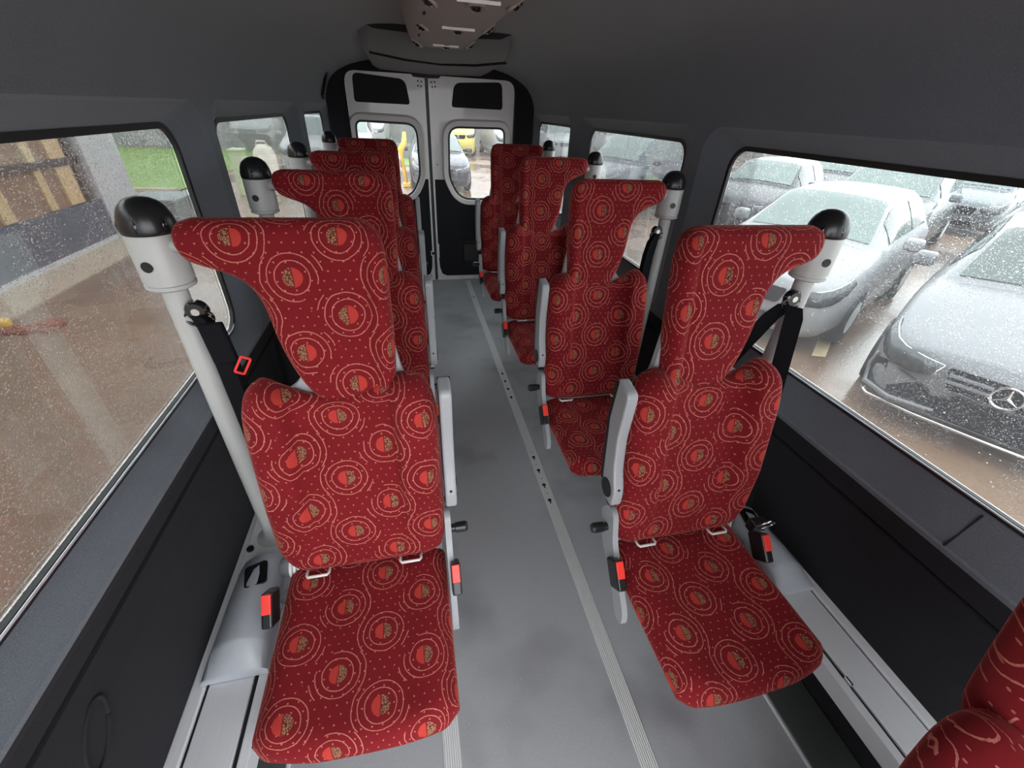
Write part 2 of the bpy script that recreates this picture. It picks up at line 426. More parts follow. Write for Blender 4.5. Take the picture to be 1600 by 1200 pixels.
# ------------------------------------------------------------------ the vehicle body
Y0 = -.70
HC = interp([1.66, 1.70, 1.76, 1.82, 1.87, 1.92, 1.96, 1.985], [.92, .913, .895, .862, .81, .71, .55, .38])
MB().box(XC-.93, XC+.93, Y0, YD+.06, -.03, 0).build('floor', 'floor', kind='structure')
WIN = [(.10, 1.645), (1.985, 3.17), (3.58, 4.50)]
WINI = [(.02, 1.79), (1.86, 3.30), (3.48, 4.58)]
ZB, ZT = .932, 1.563
HG, HW = .972, .92     # half widths: glass, inner trim
for sgn, nm, zs, zg in ((-1, 'left', .853, .775), (1, 'right', .800, .715)):
    X = lambda h: XC+sgn*h
    mb = MB()
    top = 1.66
    inner = [rrect(a, b, zs, 1.636, .10) for a, b in WINI]
    glass = [rrect(a, b, ZB-.012, ZT+.012, .075) for a, b in WIN]
    mid = [rrect(a+.02, b-.02 if i else b-.02, zs+.004, 1.628, .09) for i, (a, b) in enumerate(WINI)]
    v, f = holed([(Y0, zs-.012), (YD-.02, zs-.012), (YD-.02, top), (Y0, top)], inner, lambda a, b: (X(HW), a, b)); mb.add(v, f)
    for li, lm, lg in zip(inner, mid, glass):
        bridge(mb, [(X(HW), a, b) for a, b in li], [(X(HW+.008), a, b) for a, b in lm])
        bridge(mb, [(X(HW+.008), a, b) for a, b in lm], [(X(HG), a, b) for a, b in lg])
    # curved upper wall
    prof = [(HC(z), z) for z in [top+(1.90-top)*q/14 for q in range(15)]]
    mb.add([(X(h), y, z) for h, z in prof for y in (Y0, YD-.02)], [[2*i, 2*i+1, 2*i+3, 2*i+2] for i in range(len(prof)-1)])
    mb.build('wall_'+nm, 'wall', kind='structure', auto=True)
    lw = MB(); pr = [(HW, zs-.012), (HW+.004, zs-.03), (HW+.008, zg+.006), (HW+.020, zg+.002), (HW+.020, zg-.004), (HW+.008, zg-.009), (HW+.006, zg-.10), (.93, .48), (.934, .0)]
    lw.add([(X(h), y, z) for h, z in pr for y in (Y0, YD-.02)], [[2*i, 2*i+1, 2*i+3, 2*i+2] for i in range(len(pr)-1)])
    # outer skin of the lower body side
    lw.add([(X(1.0), Y0, z) for z in (-.3, zs)]+[(X(1.0), YD, z) for z in (zs, -.3)], [[0, 1, 2, 3]])
    lw.build('wall_lower_'+nm, 'lower', kind='structure')
    # raised vinyl strip along the foot of the wall
    MB().box(min(X(.775), X(.925)), max(X(.775), X(.925)), Y0, YD-.04, 0, .012, .003).build('baseboard_'+nm, 'strip', kind='structure')
    MB().box(min(X(.765), X(.775)), max(X(.765), X(.775)), Y0, YD-.04, 0, .009, .002).build('trim_floor_edge_'+nm, 'alu', kind='structure')
    # rear corner pillar
    pv = [(X(HW-.002), 4.56), (X(.885), 4.60), (X(.81), 4.675), (X(.775), 4.70)]
    MB().add([(x, y, z) for x, y in pv for z in (0, 1.90)], [[2*i, 2*i+1, 2*i+3, 2*i+2] for i in range(3)]).build('trim_pillar_'+nm, 'lower', kind='structure', auto=True)
    for i, (a, b) in enumerate(WIN):
        wn = 'window_%d' % (i+1+(3 if sgn > 0 else 0))
        g0 = rrect(a, b, ZB, ZT, .07)
        fr = MB(); o1 = outset(g0, .016)
        lo = [(X(HG+.002), p, q) for p, q in o1]; l1 = [(X(HG-.006), p, q) for p, q in o1]; l2 = [(X(HG-.006), p, q) for p, q in g0]; l3 = [(X(HG+.006), p, q) for p, q in g0]
        bridge(fr, lo, l1); bridge(fr, l1, l2); bridge(fr, l2, l3)
        w = fr.build(wn, 'rubber', kind='structure')
        n = len(g0); pts = [(X(HG+.004), p, q) for p, q in g0]+[(X(HG+.009), p, q) for p, q in g0]
        mesh('pane', pts, [list(range(n)), list(range(2*n-1, n-1, -1))]+[[k, (k+1) % n, n+(k+1) % n, n+k] for k in range(n)], 'pane_side', w)
        low = [(p, q) for p, q in outset(g0, .004) if q < ZB+.010]
        low.sort(); MB().tube([(X(HG-.008), p, q) for p, q in low], .0028, 8).build('bead', 'bead', w, True)
# ceiling
cp = [(HC(z), z) for z in [1.90+.085*q/10 for q in range(11)]]+[(.30, 1.990), (.15, 1.996), (0, 1.998)]
cp = [(-h, z) for h, z in cp]+[(h, z) for h, z in reversed(cp[:-1])]
MB().add([(XC+h, y, z) for h, z in cp for y in (Y0, YD-.02)], [[2*i, 2*i+1, 2*i+3, 2*i+2] for i in range(len(cp)-1)]).build('ceiling', 'wall', kind='structure', smooth=True)
MB().box(XC-1.0, XC+1.0, Y0, YD, 2.05, 2.08).build('ceiling_outer_skin', 'white', kind='structure')
# rear wall around the door opening
op = rpoly([(XC-.765, -.02), (XC+.765, -.02), (XC+.765, 1.885), (XC-.765, 1.885)], [.001, .001, .10, .10])
ou = [(XC-1.0, -.05), (XC+1.0, -.05), (XC+1.0, 2.05), (XC-1.0, 2.05)]
mb = MB(); v, f = holed(ou, [op], lambda a, b: (a, YD-.02, b)); mb.add(v, f)
bridge(mb, [(a, YD-.02, b) for a, b in op], [(a, YD+.03, b) for a, b in op])
mb.build('wall_back', 'lower', kind='structure')
MB().box(XC-.76, XC+.76, YD+.045, YD+.06, 1.84, 1.90).build('trim_leak_filler', 'lower', kind='structure')  # added strip behind the doors, closes a light leak over their tops

def rear_door(name, xo, xi, hole, upper, mirrored):
    sg = 1 if xi > xo else -1
    outl = rpoly([(xo, .0), (xi, .0), (xi, 1.862), (xi-sg*.10, 1.866), (xi-sg*.125, 1.895), (xo, 1.895)], [.002, .002, .004, .01, .02, .11])
    d = MB()
    for yy in (YD+.02, YD+.05):
        v, f = holed(outl, [hole, upper], lambda a, b: (a, yy, b)); d.add(v, f)
    for lp in (hole, upper, outl): bridge(d, [(a, YD+.02, b) for a, b in lp], [(a, YD+.05, b) for a, b in lp])
    root = d.build(name, 'door', kind='structure')
    # black panel in the upper recess
    u2 = outset(upper, .004)
    MB().prism(u2, .012, lambda a, b, c: (a, YD+.035+c, b)).build('upper_panel', 'dark', root)
    # lower carpeted trim
    t = MB(); tr = rpoly([(xo, .045), (xi-sg*.075, .045), (xi-sg*.03, .10), (xi-sg*.018, .3), (xi-sg*.018, 1.035), (xo, 1.035)], [.002, .05, .03, .1, .004, .002])
    th = [p for p in outset(hole, .012)]
    # trim only reaches the height of the window's foot: cut the hole into its upper edge
    cut = [(a, b) for a, b in th if b < 1.035]
    cut.sort(key=lambda p: p[0]*sg)
    # order from outer side to inner side along the bottom of the hole
    low = sorted(cut, key=lambda p: (p[0]*sg))
    polyl = [(xo, .045), (xi-sg*.09, .045), (xi-sg*.045, .075), (xi-sg*.028, .14), (xi-sg*.018, .32), (xi-sg*.018, 1.035)]
    polyl += [(low[-1][0]+sg*.001, 1.035)]+[(a, b) for a, b in reversed(low) if b < 1.03]
    polyl += [(xo, low[0][1])]
    bmv, bmf = holed(polyl, [], lambda a, b: (a, YD+.006, b)); t.add(bmv, bmf)
    bridge(t, [(a, YD+.006, b) for a, b in polyl], [(a, YD+.021, b) for a, b in polyl])
    t.build('lower_trim', 'lower', root)
    # raised light surround of the window, black seal and pane
    rg = MB(); o2 = outset(hole, .062); o1 = outset(hole, .045)
    bridge(rg, [(a, YD+.019, b) for a, b in o2], [(a, YD-.004, b) for a, b in o1]); bridge(rg, [(a, YD-.004, b) for a, b in o1], [(a, YD+.006, b) for a, b in outset(hole, .004)])
    bridge(rg, [(a, YD+.006, b) for a, b in outset(hole, .004)], [(a, YD+.03, b) for a, b in hole])
    rg.build('window_surround', 'door', root, auto=True)
    sl = MB(); i1 = outset(hole, -.016)
    bridge(sl, [(a, YD+.010, b) for a, b in outset(hole, .002)], [(a, YD+.008, b) for a, b in i1]); bridge(sl, [(a, YD+.008, b) for a, b in i1], [(a, YD+.03, b) for a, b in i1])
    sl.build('seal', 'rubber', root)
    n = len(hole)
    mesh('pane', [(a, YD+.024, b) for a, b in hole]+[(a, YD+.029, b) for a, b in hole], [list(range(n)), list(range(2*n-1, n-1, -1))]+[[k, (k+1) % n, n+(k+1) % n, n+k] for k in range(n)], 'pane_rear', root)
    # painted edge of the door along the seam, flaring out at the sill
    e = MB(); pl = [(xi, .0), (xi, 1.04), (xi-sg*.017, 1.04), (xi-sg*.017, .32), (xi-sg*.028, .14), (xi-sg*.05, .07), (xi-sg*.10, .045), (xi-sg*.22, .042), (xi-sg*.26, .0)]
    v, f = holed(pl, [], lambda a, b: (a, YD+.001, b)); e.add(v, f); bridge(e, [(a, YD+.001, b) for a, b in pl], [(a, YD+.02, b) for a, b in pl])
    e.build('edge_flange', 'door', root)
    for q, (dx, z) in enumerate(((.03, 1.835), (.06, 1.838), (.035, 1.80), (.062, 1.803))):
        MB().lathe([(.007, 0), (.007, .004)], (xi-sg*dx, YD+.017, z), 1, 10).build('screw_hole', 'dark', root)
    MB().lathe([(.006, 0), (.006, .004)], (xi-sg*.05, YD+.017, 1.17), 1, 10).build('screw_hole', 'dark', root)
    return root
XS = .231
holeL = rpoly([(-.440, .862), (-.03, .862), (.055, .915), (.132, 1.06), (.124, 1.512), (-.436, 1.520)], [.06, .05, .08, .12, .11, .07], 6)
holeR = [(2*XS+.075-a, b-.012) for a, b in holeL]
upL = rpoly([(-.415, 1.655), (.075, 1.655), (.045, 1.845), (-.405, 1.872)], [.03, .03, .06, .05])
upR = [(2*XS+.065-a, b-.002) for a, b in upL]
d1 = rear_door('door_1', XC-.763, XS-.014, holeL, upL, False)
d2 = rear_door('door_2', XC+.763, XS+.016, holeR, upR, True)
MB().box(XS-.016, XS+.018, YD+.022, YD+.06, -.0, 1.87).build('door_seam', 'rubber', d2)
MB().box(XS+.02, XS+.045, YD-.004, YD+.012, .25, .40, .006).build('latch', 'door', d2)
MB().box(XS-.048, XS-.016, YD-.004, YD+.012, .275, .325, .004).build('latch', 'door', d1)
MB().box(XS-.040, XS-.014, YD-.006, YD+.012, .287, .313).build('latch_slot', 'dark', d1)
h = MB(); pr = rrect(.515, .79, .175, .43, .03); pi = outset(pr, -.02)
bridge(h, [(a, YD+.004, b) for a, b in pr], [(a, YD-.006, b) for a, b in pi]); bridge(h, [(a, YD-.006, b) for a, b in pi], [(a, YD+.0055, b) for a, b in outset(pr, -.035)])
n = len(pr); h.add([(a, YD+.0054, b) for a, b in outset(pr, -.034)], [list(range(n))])
h.build('pull_handle', 'black', d2)

# overhead unit, duct
t = thing('air_conditioning_unit', 'dark overhead unit fixed to the ceiling above the rear doors', 'air conditioner', (.28, 3.9, 1.92))
def loc_(o, par):
    for vtx in o.data.vertices: vtx.co -= par.location
    return o
mb = MB()
st = [(2.82, -.17, .60, 1.965), (3.0, -.21, .64, 1.945), (3.35, -.22, .70, 1.925), (3.9, -.22, .74, 1.905), (4.55, -.22, .76, 1.895), (4.69, -.22, .76, 1.90)]
for y, a, b, z in st:
    mb.v += [(a, y, 1.99), (a+.01, y, z+.02), (a+.06, y, z), (.27, y, z-.012), (b-.06, y, z), (b-.01, y, z+.02), (b, y, 1.99)]
mb.f += [(i*7+k, i*7+k+1, i*7+8+k, i*7+7+k) for i in range(len(st)-1) for k in range(6)]+[tuple(range(7)), tuple(range(35, 42))]
loc_(mb.build('shell', 'console', t, auto=True), t)
loc_(MB().tube([(-.17, 3.45, 1.918), (.05, 3.62, 1.904), (.29, 3.68, 1.898), (.52, 3.62, 1.902), (.70, 3.45, 1.916)], .007, 8).build('front_lip', 'lower', t, True), t)
t = thing('ceiling_duct', 'beige grey air duct with round vents running along the ceiling', 'air duct', (.21, 1.2, 1.90))
mb = MB(); st = [(Y0, .04, .37, 1.90), (2.30, .055, .365, 1.90), (2.75, .075, .36, 1.905), (2.95, .10, .34, 1.93), (3.05, .11, .33, 1.97)]
for y, a, b, z in st: mb.v += [(a-.03, y, 1.995), (a-.012, y, z+.03), (a+.02, y, z), ((a+b)/2, y, z-.004), (b-.03, y, z), (b+.03, y, z+.045), (b+.075, y, 1.995)]
mb.f += [(i*7+k, i*7+k+1, i*7+8+k, i*7+7+k) for i in range(len(st)-1) for k in range(6)]+[tuple(range(7)), tuple(range(28, 35))]
loc_(mb.build('casing', 'duct', t, auto=True), t)
for y in (1.57, 2.05, 2.57):
    for x, z, nx in ((.228, 1.895, 0), (.092, 1.898, -.5), (.345, 1.908, .6)):
        o = MB().lathe([(.030, .004), (.030, -.003), (.024, -.005), (.020, .0)], (0, 0, 0), 2, 20).build('vent_ring', 'duct', t, True)
        o.location = Vector((x, y, z))-t.location; o.rotation_euler = (0, -nx, 0)
        p = MB().lathe([(.021, .003), (.021, -.003), (.012, -.012), (.001, -.014)], (0, 0, 0), 2, 16).build('vent_ball', 'gloss', o, True)
for y in (1.50, 2.0, 2.545):
    loc_(MB().box(.165, .285, y-.0025, y+.0025, 1.889, 1.897, .0005).build('light_strip', 'loop', t), t)
for y in (1.78, 2.30):
    loc_(MB().box(.088, .096, y-.02, y+.02, 1.895, 1.901, .001).build('slot', 'dark', t), t)
b = MB(); pf = [(4.30, 1.66), (4.27, 1.69), (4.31, 1.80), (4.33, 1.88), (4.40, 1.855), (4.40, 1.80), (4.345, 1.69)]
bh = b.prism([(y, z) for y, z in pf], .02, lambda a, c, d: (XC-.91+.06*max(0, (c-1.68)/.2)+d, a, c)).build('grab_handle', 'black')
tag(bh, 'black upright bracket on the left wall just above the rearmost left window', 'bracket')
MB().lathe([(.008, 0), (.008, .01)], (XC-.895, 4.40, 1.715), 0, 10).build('bolt', 'black', bh)

ov = [(.44+.035*math.cos(a)+.03*math.sin(a), .66+.055*math.sin(a)) for a in [2*PI*k/32 for k in range(32)]]
MB().tube([(XC-.925, y, z) for y, z in ov+ov[:1]], .0035, 8).build('trim_oval_emboss', 'lower', kind='structure', smooth=True)
MB().tube([(XC+.922, .40, .792), (XC+.945, .40, .845), (XC+.966, .40, .905)], .0025, 6).build('trim_sill_joint', 'dark', kind='structure')
# floor rails and side rails
for nm, x, ks in (('right', .576, (2.614, 2.508, 2.406, 2.302, 1.696, 1.592, 1.483, 1.377, 4.144)), ('left', -.006, ())):
    o = MB().box(x-.026, x+.026, Y0, 4.66, 0, .003, .001).build('floor_rail', 'aluribbed')
    tag(o, 'ribbed aluminium floor rail with keyhole slots down the middle of the aisle' if ks else 'ribbed aluminium floor rail passing under the left seats, seen below the nearest one', 'rail', 'aluminium floor rails')
    o.data.materials[0] = M['aluribbed']
    for y in ks:
        k = MB(); k.lathe([(.0095, 0), (.0095, .0012)], (x-.002, y, .003), 2, 16); k.box(x-.005, x+.001, y-.022, y, .003, .0041); k.build('keyhole', 'dark', o)
        MB().lathe([(.003, 0), (.003, .001)], (x-.002, y+.045, .003), 2, 8).build('screw_hole', 'dark', o)
for sgn, nm in ((-1, 'left'), (1, 'right')):
    t = thing('seat_rail', 'wide silver rail carrying the %s seats along the %s wall' % (nm, nm), 'rail', (XC+sgn*.84, 0, .33), 'side rails carrying the seats')
    def bar(name, h0, h1, z0, z1, mat, bev=.003):
        a, b = sorted((XC+sgn*h0, XC+sgn*h1)); loc_(MB().box(a, b, Y0, 4.60, z0, z1, bev).build(name, mat, t), t)
    bar('main_plate', .785, .890, .32, .38, 'alu'); bar('outer_strip', .898, .933, .32, .381, 'alu', .006)
    bar('inner_edge', .750, .774, .315, .381, 'alu'); bar('slot', .772, .787, .32, .372, 'dark', 0); bar('slot', .888, .900, .32, .372, 'dark', 0)
    for y in (.30, .62) if sgn > 0 else (.66,):
        loc_(MB().box(*sorted((XC+sgn*.775, XC+sgn*.786)), y-.012, y+.012, .372, .386, .003).build('stop_clip', 'steel' if sgn > 0 else 'black', t), t)

# ------------------------------------------------------------------ seats
def make_seat(s, name_loc):
    """s = -1: wall on the left; +1: wall on the right. origin: rear edge of cushion, under its centre, at rail height"""
    ZR = .38
    root = thing('passenger_seat', '', 'seat', (0, 0, 0))
    X = lambda u: s*u
    def B(mb, name, mat, par=root, **kw): return mb.build(name, mat, par, **kw)
    # cushion
    top = interp([-.232, -.20, -.12, 0, .12, .20, .228], [.03, .05, .06, .06, .06, .05, .03])
    frt = interp([-.232, -.19, -.08, .06, .19, .228], [-.405, -.437, -.446, -.442, -.418, -.385])
    def cpt(a, b):
        u = -.232+.46*a
        return (u*(1-.03*(1-b)*0), frt(u)+(top(u)-frt(u))*b)
    def ch(u, v):
        return .040+.012*math.exp(-((abs(u)-.17)/.05)**2)-.006*math.exp(-((v+.1)/.1)**2)
    pillow('seat', cpt, 40, 40, .045, ch, .045, lambda u, v, h: (X(u), v, .437-ZR+h+.01*max(0, -v-.2)), root, uvo=(.052*s, .03), sx=s)
    # lower backrest
    bt = interp([-.238, -.228, -.205, -.165, -.10, -.02, .06, .125, .175, .208, .222, .228], [.965, 1.025, 1.060, 1.076, 1.056, 1.030, 1.032, 1.060, 1.084, 1.060, 1.02, .96])
    bb = interp([-.238, -.225, -.18, 0, .17, .205, .228], [.58, .52, .498, .492, .498, .528, .59])
    lean = lambda z: .17*(z-.5)
    def bpt(a, b):
        u = -.238+.466*a
        return (u, bb(u)+(bt(u)-bb(u))*b)
    def bh_(u, v):
        k = min(1, max(0, (abs(u+.005)-.095)/.045)); k = k*k*(3-2*k)
        crease = .013*math.exp(-((abs(u+.005)-.118)/.008)**2)*min(1, max(0, (v-.6)/.1))
        wing = .036*k*min(1, max(0, (v-.50)/.25))
        dip = .015*math.exp(-((v-.97)/.05)**2)*(1-k)
        return .036+wing-crease-dip+.010*math.exp(-((v-.68)/.09)**2)*(1-k)
    pillow('backrest', bpt, 46, 48, .042, bh_, .045, lambda u, v, h: (X(u), .018+lean(v)-h, v-ZR), root, uvo=(.01, .045), sx=s)
    # headrest with its wing towards the post
    hi = interp([1.0, 1.06, 1.2, 1.34, 1.385, 1.412, 1.426, 1.434], [-.130, -.141, -.147, -.147, -.142, -.130, -.114, -.09])
    ho = interp([1.0, 1.06, 1.12, 1.18, 1.25, 1.285, 1.306, 1.322, 1.333, 1.342, 1.352, 1.368, 1.39, 1.41, 1.425, 1.434], [.035, .078, .102, .118, .129, .142, .158, .182, .210, .236, .255, .268, .274, .272, .260, .235])
    def hpt(a, b):
        z = 1.0+.434*(b**.72)
        return (hi(z)+(ho(z)-hi(z))*a, z)
    def hh(u, v):
        k = max(0, min(1, (-u-.085)/.05)); return .030+.020*k*k*(3-2*k)-.006*math.exp(-((u+.092)/.008)**2)
    pillow('headrest', hpt, 40, 88, .032, hh, .048, lambda u, v, h: (X(u), .038+lean(v)-h, v-ZR), root, flip=(s < 0), uvo=(.05, .03) if s < 0 else (.02, .052), sx=s)
    # back shell
    sh = MB(); sh.prism(rpoly([(-.21, .53), (.20, .53), (.205, .99), (.09, 1.05), (.05, 1.30), (-.11, 1.30), (-.16, 1.04), (-.215, .99)], .04), .02, lambda a, b, c: (X(a), .052+lean(b)+c, b-ZR))
    B(sh, 'back_shell', 'plastic')
    # post with collar and cap
    pu, py = .335, .24
    B(MB().lathe([(.052, 0), (.052, .012), (.030, .02), (.026, .05), (.026, .93)], (X(pu), py, 0), 2, 28), 'post', 'pole', auto=True)
    col = B(MB().lathe([(.040, .895), (.049, .900), (.0495, .908), (.0465, .909), (.0465, .914), (.0495, .915), (.0495, 1.012), (.047, 1.018)], (X(pu), py, 0), 2, 36), 'collar', 'pole', auto=True)
    th = math.radians(205 if s < 0 else -25) - (0 if s < 0 else 0)
    bx, by = math.cos(math.radians(-100)), math.sin(math.radians(-100))
    bo = MB().lathe([(.0115, -.002), (.0115, .002)], (0, 0, 0), 1, 18).build('bolt', 'black', col); bo.location = (X(pu)+bx*.0495, py+by*.0495, .955)
    bo.rotation_euler = (0, 0, math.radians(-10))
    cap = B(MB().lathe([(.047, 1.016), (.0505, 1.018), (.0515, 1.026), (.0505, 1.039), (.0470, 1.054), (.0405, 1.068), (.031, 1.078), (.020, 1.0845), (.010, 1.087), (.001, 1.088)], (X(pu), py, 0), 2, 36), 'cap', 'black', smooth=True)
    for a in (-150, -90, -30):
        q = MB(); a = math.radians(a)
        q.tube([(X(pu)+math.cos(a)*rr, py+math.sin(a)*rr, zz) for rr, zz in ((.0465, 1.024), (.0462, 1.036), (.043, 1.048), (.036, 1.058))], [.0055, .0065, .0055, .003], 8)
        B(q, 'grip_flute', 'gloss', cap, smooth=True)
    B(MB().tube([(X(.18), .195, 1.005), (X(.25), .205, 1.0), (X(pu), py, .985)], .016, 12), 'head_bracket', 'pole', smooth=True)
    # base cover on the rail
    mb = MB(); sec = [(.250, 0), (.250, .030), (.262, .060), (.285, .078), (.320, .084), (.352, .076), (.392, .048), (.408, .020), (.410, 0)]
    st = [(-.205, .25, 1.0), (-.200, .42, 1.0), (-.150, .97, .96), (-.140, 1.0, .95), (.02, 1.0, .93), (.09, .96, .90), (.125, .75, .86)]
    for y, kz, kw in st: mb.v += [(X(.335+(u-.335)*kw), y, z*kz) for u, z in sec]
    m = len(sec); mb.f += [(i*m+k, i*m+k+1, i*m+m+1+k, i*m+m+k) for i in range(len(st)-1) for k in range(m-1)]+[tuple(range(m)), tuple(range((len(st)-1)*m, len(st)*m))]
    cv = B(mb, 'base_cover', 'cover', auto=True)
    MB().prism(rpoly([(.285, .01), (.345, .0), (.365, .075), (.30, .085)], .012), .006, lambda a, b, c: (X(a), b, .0795-.35*max(0, a-.325)+c)).build('mechanism_recess', 'gloss', cv)
    B(MB().box(*sorted((X(.26), X(.41))), .10, .36, .0, .012, .004), 'base_plate', 'alu')
    B(MB().lathe([(.011, 0), (.011, .006)], (X(.395), .19, .012), 2, 14), 'plug', 'black')
    B(MB().tube([(X(.245), .06, .075), (X(.19), .05, .09), (X(.0), .045, .10), (X(-.22), .045, .10)], [.032, .026, .022, .022], 14), 'hinge_tube', 'plastic', smooth=True)
    for q in range(3): B(MB().lathe([(.034, 0), (.036, .004), (.034, .008)], (X(.222-.012*q)-.004, .05, .082), 0, 18), 'hinge_ring', 'loop', smooth=True)
    # frame under the cushion and inner side plates
    B(MB().tube([(X(.24), -.02, .05), (X(.15), -.08, .015), (X(.0), -.10, .005), (X(-.18), -.10, .005)], .02, 12), 'support_arm', 'plastic', smooth=True)
    sp = MB(); sp.prism(rpoly([(-.17, -.05), (-.13, -.055), (-.07, .02), (.04, .10), (.085, .20), (.05, .255), (.01, .25), (-.02, .16), (-.07, .10), (-.165, .0)], .025), .018, lambda a, b, c: (X(-.236-c), a, b))
    B(sp, 'side_bracket', 'plastic')
    B(MB().lathe([(.013, -.0), (.013, .012), (.016, .014), (.017, .045), (.013, .052)] if s < 0 else [(.013, -.052), (.017, -.045), (.016, -.014), (.013, -.012), (.013, 0)], (X(-.254)+(0 if s < 0 else 0), .03, .175), 0, 14) if True else None, 'recline_knob', 'black', smooth=False)
    # armrest folded up beside the back
    ar = MB(); al = lambda z: .055+.17*(z-.6)
    pl = rpoly([(al(1.06)-.055, 1.048), (al(1.06)+.02, 1.060), (al(.9)+.052, .93), (al(.8)+.050, .80), (al(.72)+.050, .72), (al(.66)+.03, .672), (al(.66)-.03, .672), (al(.72)-.042, .73), (al(.8)-.024, .80), (al(.9)-.024, .90), (al(1.0)-.045, 1.0)], .02)
    ar.prism([(a-.03, b) for a, b in pl], .032, lambda a, b, c: (X(-.243-c), a, b-ZR))
    am = B(ar, 'armrest', 'plastic'); bv = am.modifiers.new('edge', 'BEVEL'); bv.width = .006; bv.segments = 2; bv.limit_method = 'ANGLE'
    MB().lathe([(.030, 0), (.030, .003)], (X(-.2755)-(.003 if s > 0 else 0)*0 + (-.003 if s > 0 else 0), al(.715)-.025, .715-ZR), 0, 22).build('hub_cover', 'black', am)
    bl = MB(); bl.prism([(a-.0335 if a > .08 else a-.028, b-.002) for a, b in rpoly([(al(1.06)+.020, 1.058), (al(.9)+.056, .93), (al(.8)+.054, .80), (al(.72)+.054, .72), (al(.72)+.040, .72), (al(.9)+.042, .93), (al(1.06)+.006, 1.055)], .004)], .034, lambda a, b, c: (X(-.242-c), a, b-ZR))
    bl.build('armrest_pad', 'black', am)
    for z in (1.03, .74): MB().lathe([(.004, 0), (.004, .002)], (X(-.259), al(z)-.03-.046 if z > 1 else al(z)-.072, z-ZR), 1, 8).build('screw', 'dark', am)
    B(MB().lathe([(.016, 0), (.016, .02)], (X(-.25)-(.01), .05+.0, .655-ZR), 0, 12), 'armrest_pivot', 'gloss')
    # belt buckles on both sides
    for u, y, z, tw in ((-.256, -.075, .10, .0), (.243, -.085, .12, 0)):
        m_ = MB().box(-.014, .014, -.035, .030, -.055, .035, .006)
        bk = B(m_, 'buckle', 'black'); bk.location = (X(u), y, z); bk.rotation_euler = (-.75, 0, 0)
        MB().box(-.0115, .0115, -.0395, -.030, -.018, .032, .002).build('button', 'red', bk)
    # loops for child seats between cushion and back
    for u in (-.128, .134):
        B(MB().tube([(X(u-.030), .008, .118), (X(u-.030), -.020, .122), (X(u-.026), -.026, .122), (X(u+.026), -.026, .122), (X(u+.030), -.020, .122), (X(u+.030), .008, .118)], .0042, 8), 'anchor_loop', 'loop', smooth=True)
    # upper belt guide
    gd = B(MB().lathe([(.020, -.012), (.024, -.008), (.024, .008), (.020, .012)], (X(.297), py-.016, .842), 1, 18), 'belt_guide', 'gloss', auto=True)
    MB().lathe([(.009, 0), (.009, .004)], (X(.297), py-.030, .842), 1, 12).build('bolt', 'steel', gd)
    MB().tube([(X(.297)+.030*math.cos(a), py-.02, .825+.020*math.sin(a)) for a in [2*PI*k/16 for k in range(17)]], .0042, 8).build('guide_ring', 'gloss', gd, True)
    return root

def sleeve_belt(root, s, tongue):
    X = lambda u: s*u
    MB().ribbon([(X(.292), .215, .83), (X(.272), .20, .80), (X(.262), .195, .74), (X(.255), .185, .52), (X(.250), .17, .36), (X(.255), .165, .20)], [.03, .046, .05, .05, .05, .046], .022, (1, .35*s, 0)).build('belt_sleeve', 'webbing', root)
    if tongue:
        b = MB().box(-.026, .026, -.010, .010, -.05, .05, .006).build('belt_stopper', 'webbing', root); b.location = (X(.258), .180, .775); b.rotation_euler = (-.1, .12*s, 0)
        fr = MB(); a = rrect(-.013, .013, -.026, .026, .006, 4); c = outset(a, -.005)
        for d in (0, .004): pass
        bridge(fr, [(p, 0, q) for p, q in a], [(p, 0, q) for p, q in c]); bridge(fr, [(p, .004, q) for p, q in a], [(p, .004, q) for p, q in c])
        bridge(fr, [(p, 0, q) for p, q in a], [(p, .004, q) for p, q in a]); bridge(fr, [(p, 0, q) for p, q in c], [(p, .004, q) for p, q in c])
        tg = fr.build('belt_tongue', 'red', root); tg.location = (X(.216), .160, .722); tg.rotation_euler = (.1, -.55*s, .2); tg['label'] = 'red edged metal belt tongue'
def open_belt(root, s):
    X = lambda u: s*u
    MB().ribbon([(X(.290), .200, .825), (X(.285), .18, .80), (X(.288), .12, .45), (X(.292), .06, .13)], .048, .003, (.66, -.75*s, 0)).build('belt_webbing', 'webbing', root)
    MB().ribbon([(X(.278), .212, .825), (X(.26), .235, .78), (X(.205), .34, .45), (X(.17), .40, .25)], .046, .003, (.75, -.66*s, 0)).build('belt_webbing', 'webbing', root)
    b = MB().box(-.03, .03, -.016, .016, -.022, .022, .006).build('belt_stopper', 'black', root); b.location = (X(.283), -.02, .125)
    b = MB().tube([(X(.285)+.030*math.cos(a), -.045-.012*math.sin(a), .15+.034*math.sin(a)) for a in [2*PI*k/18 for k in range(19)]], .0035, 8).build('belt_tongue', 'steel', root, True)

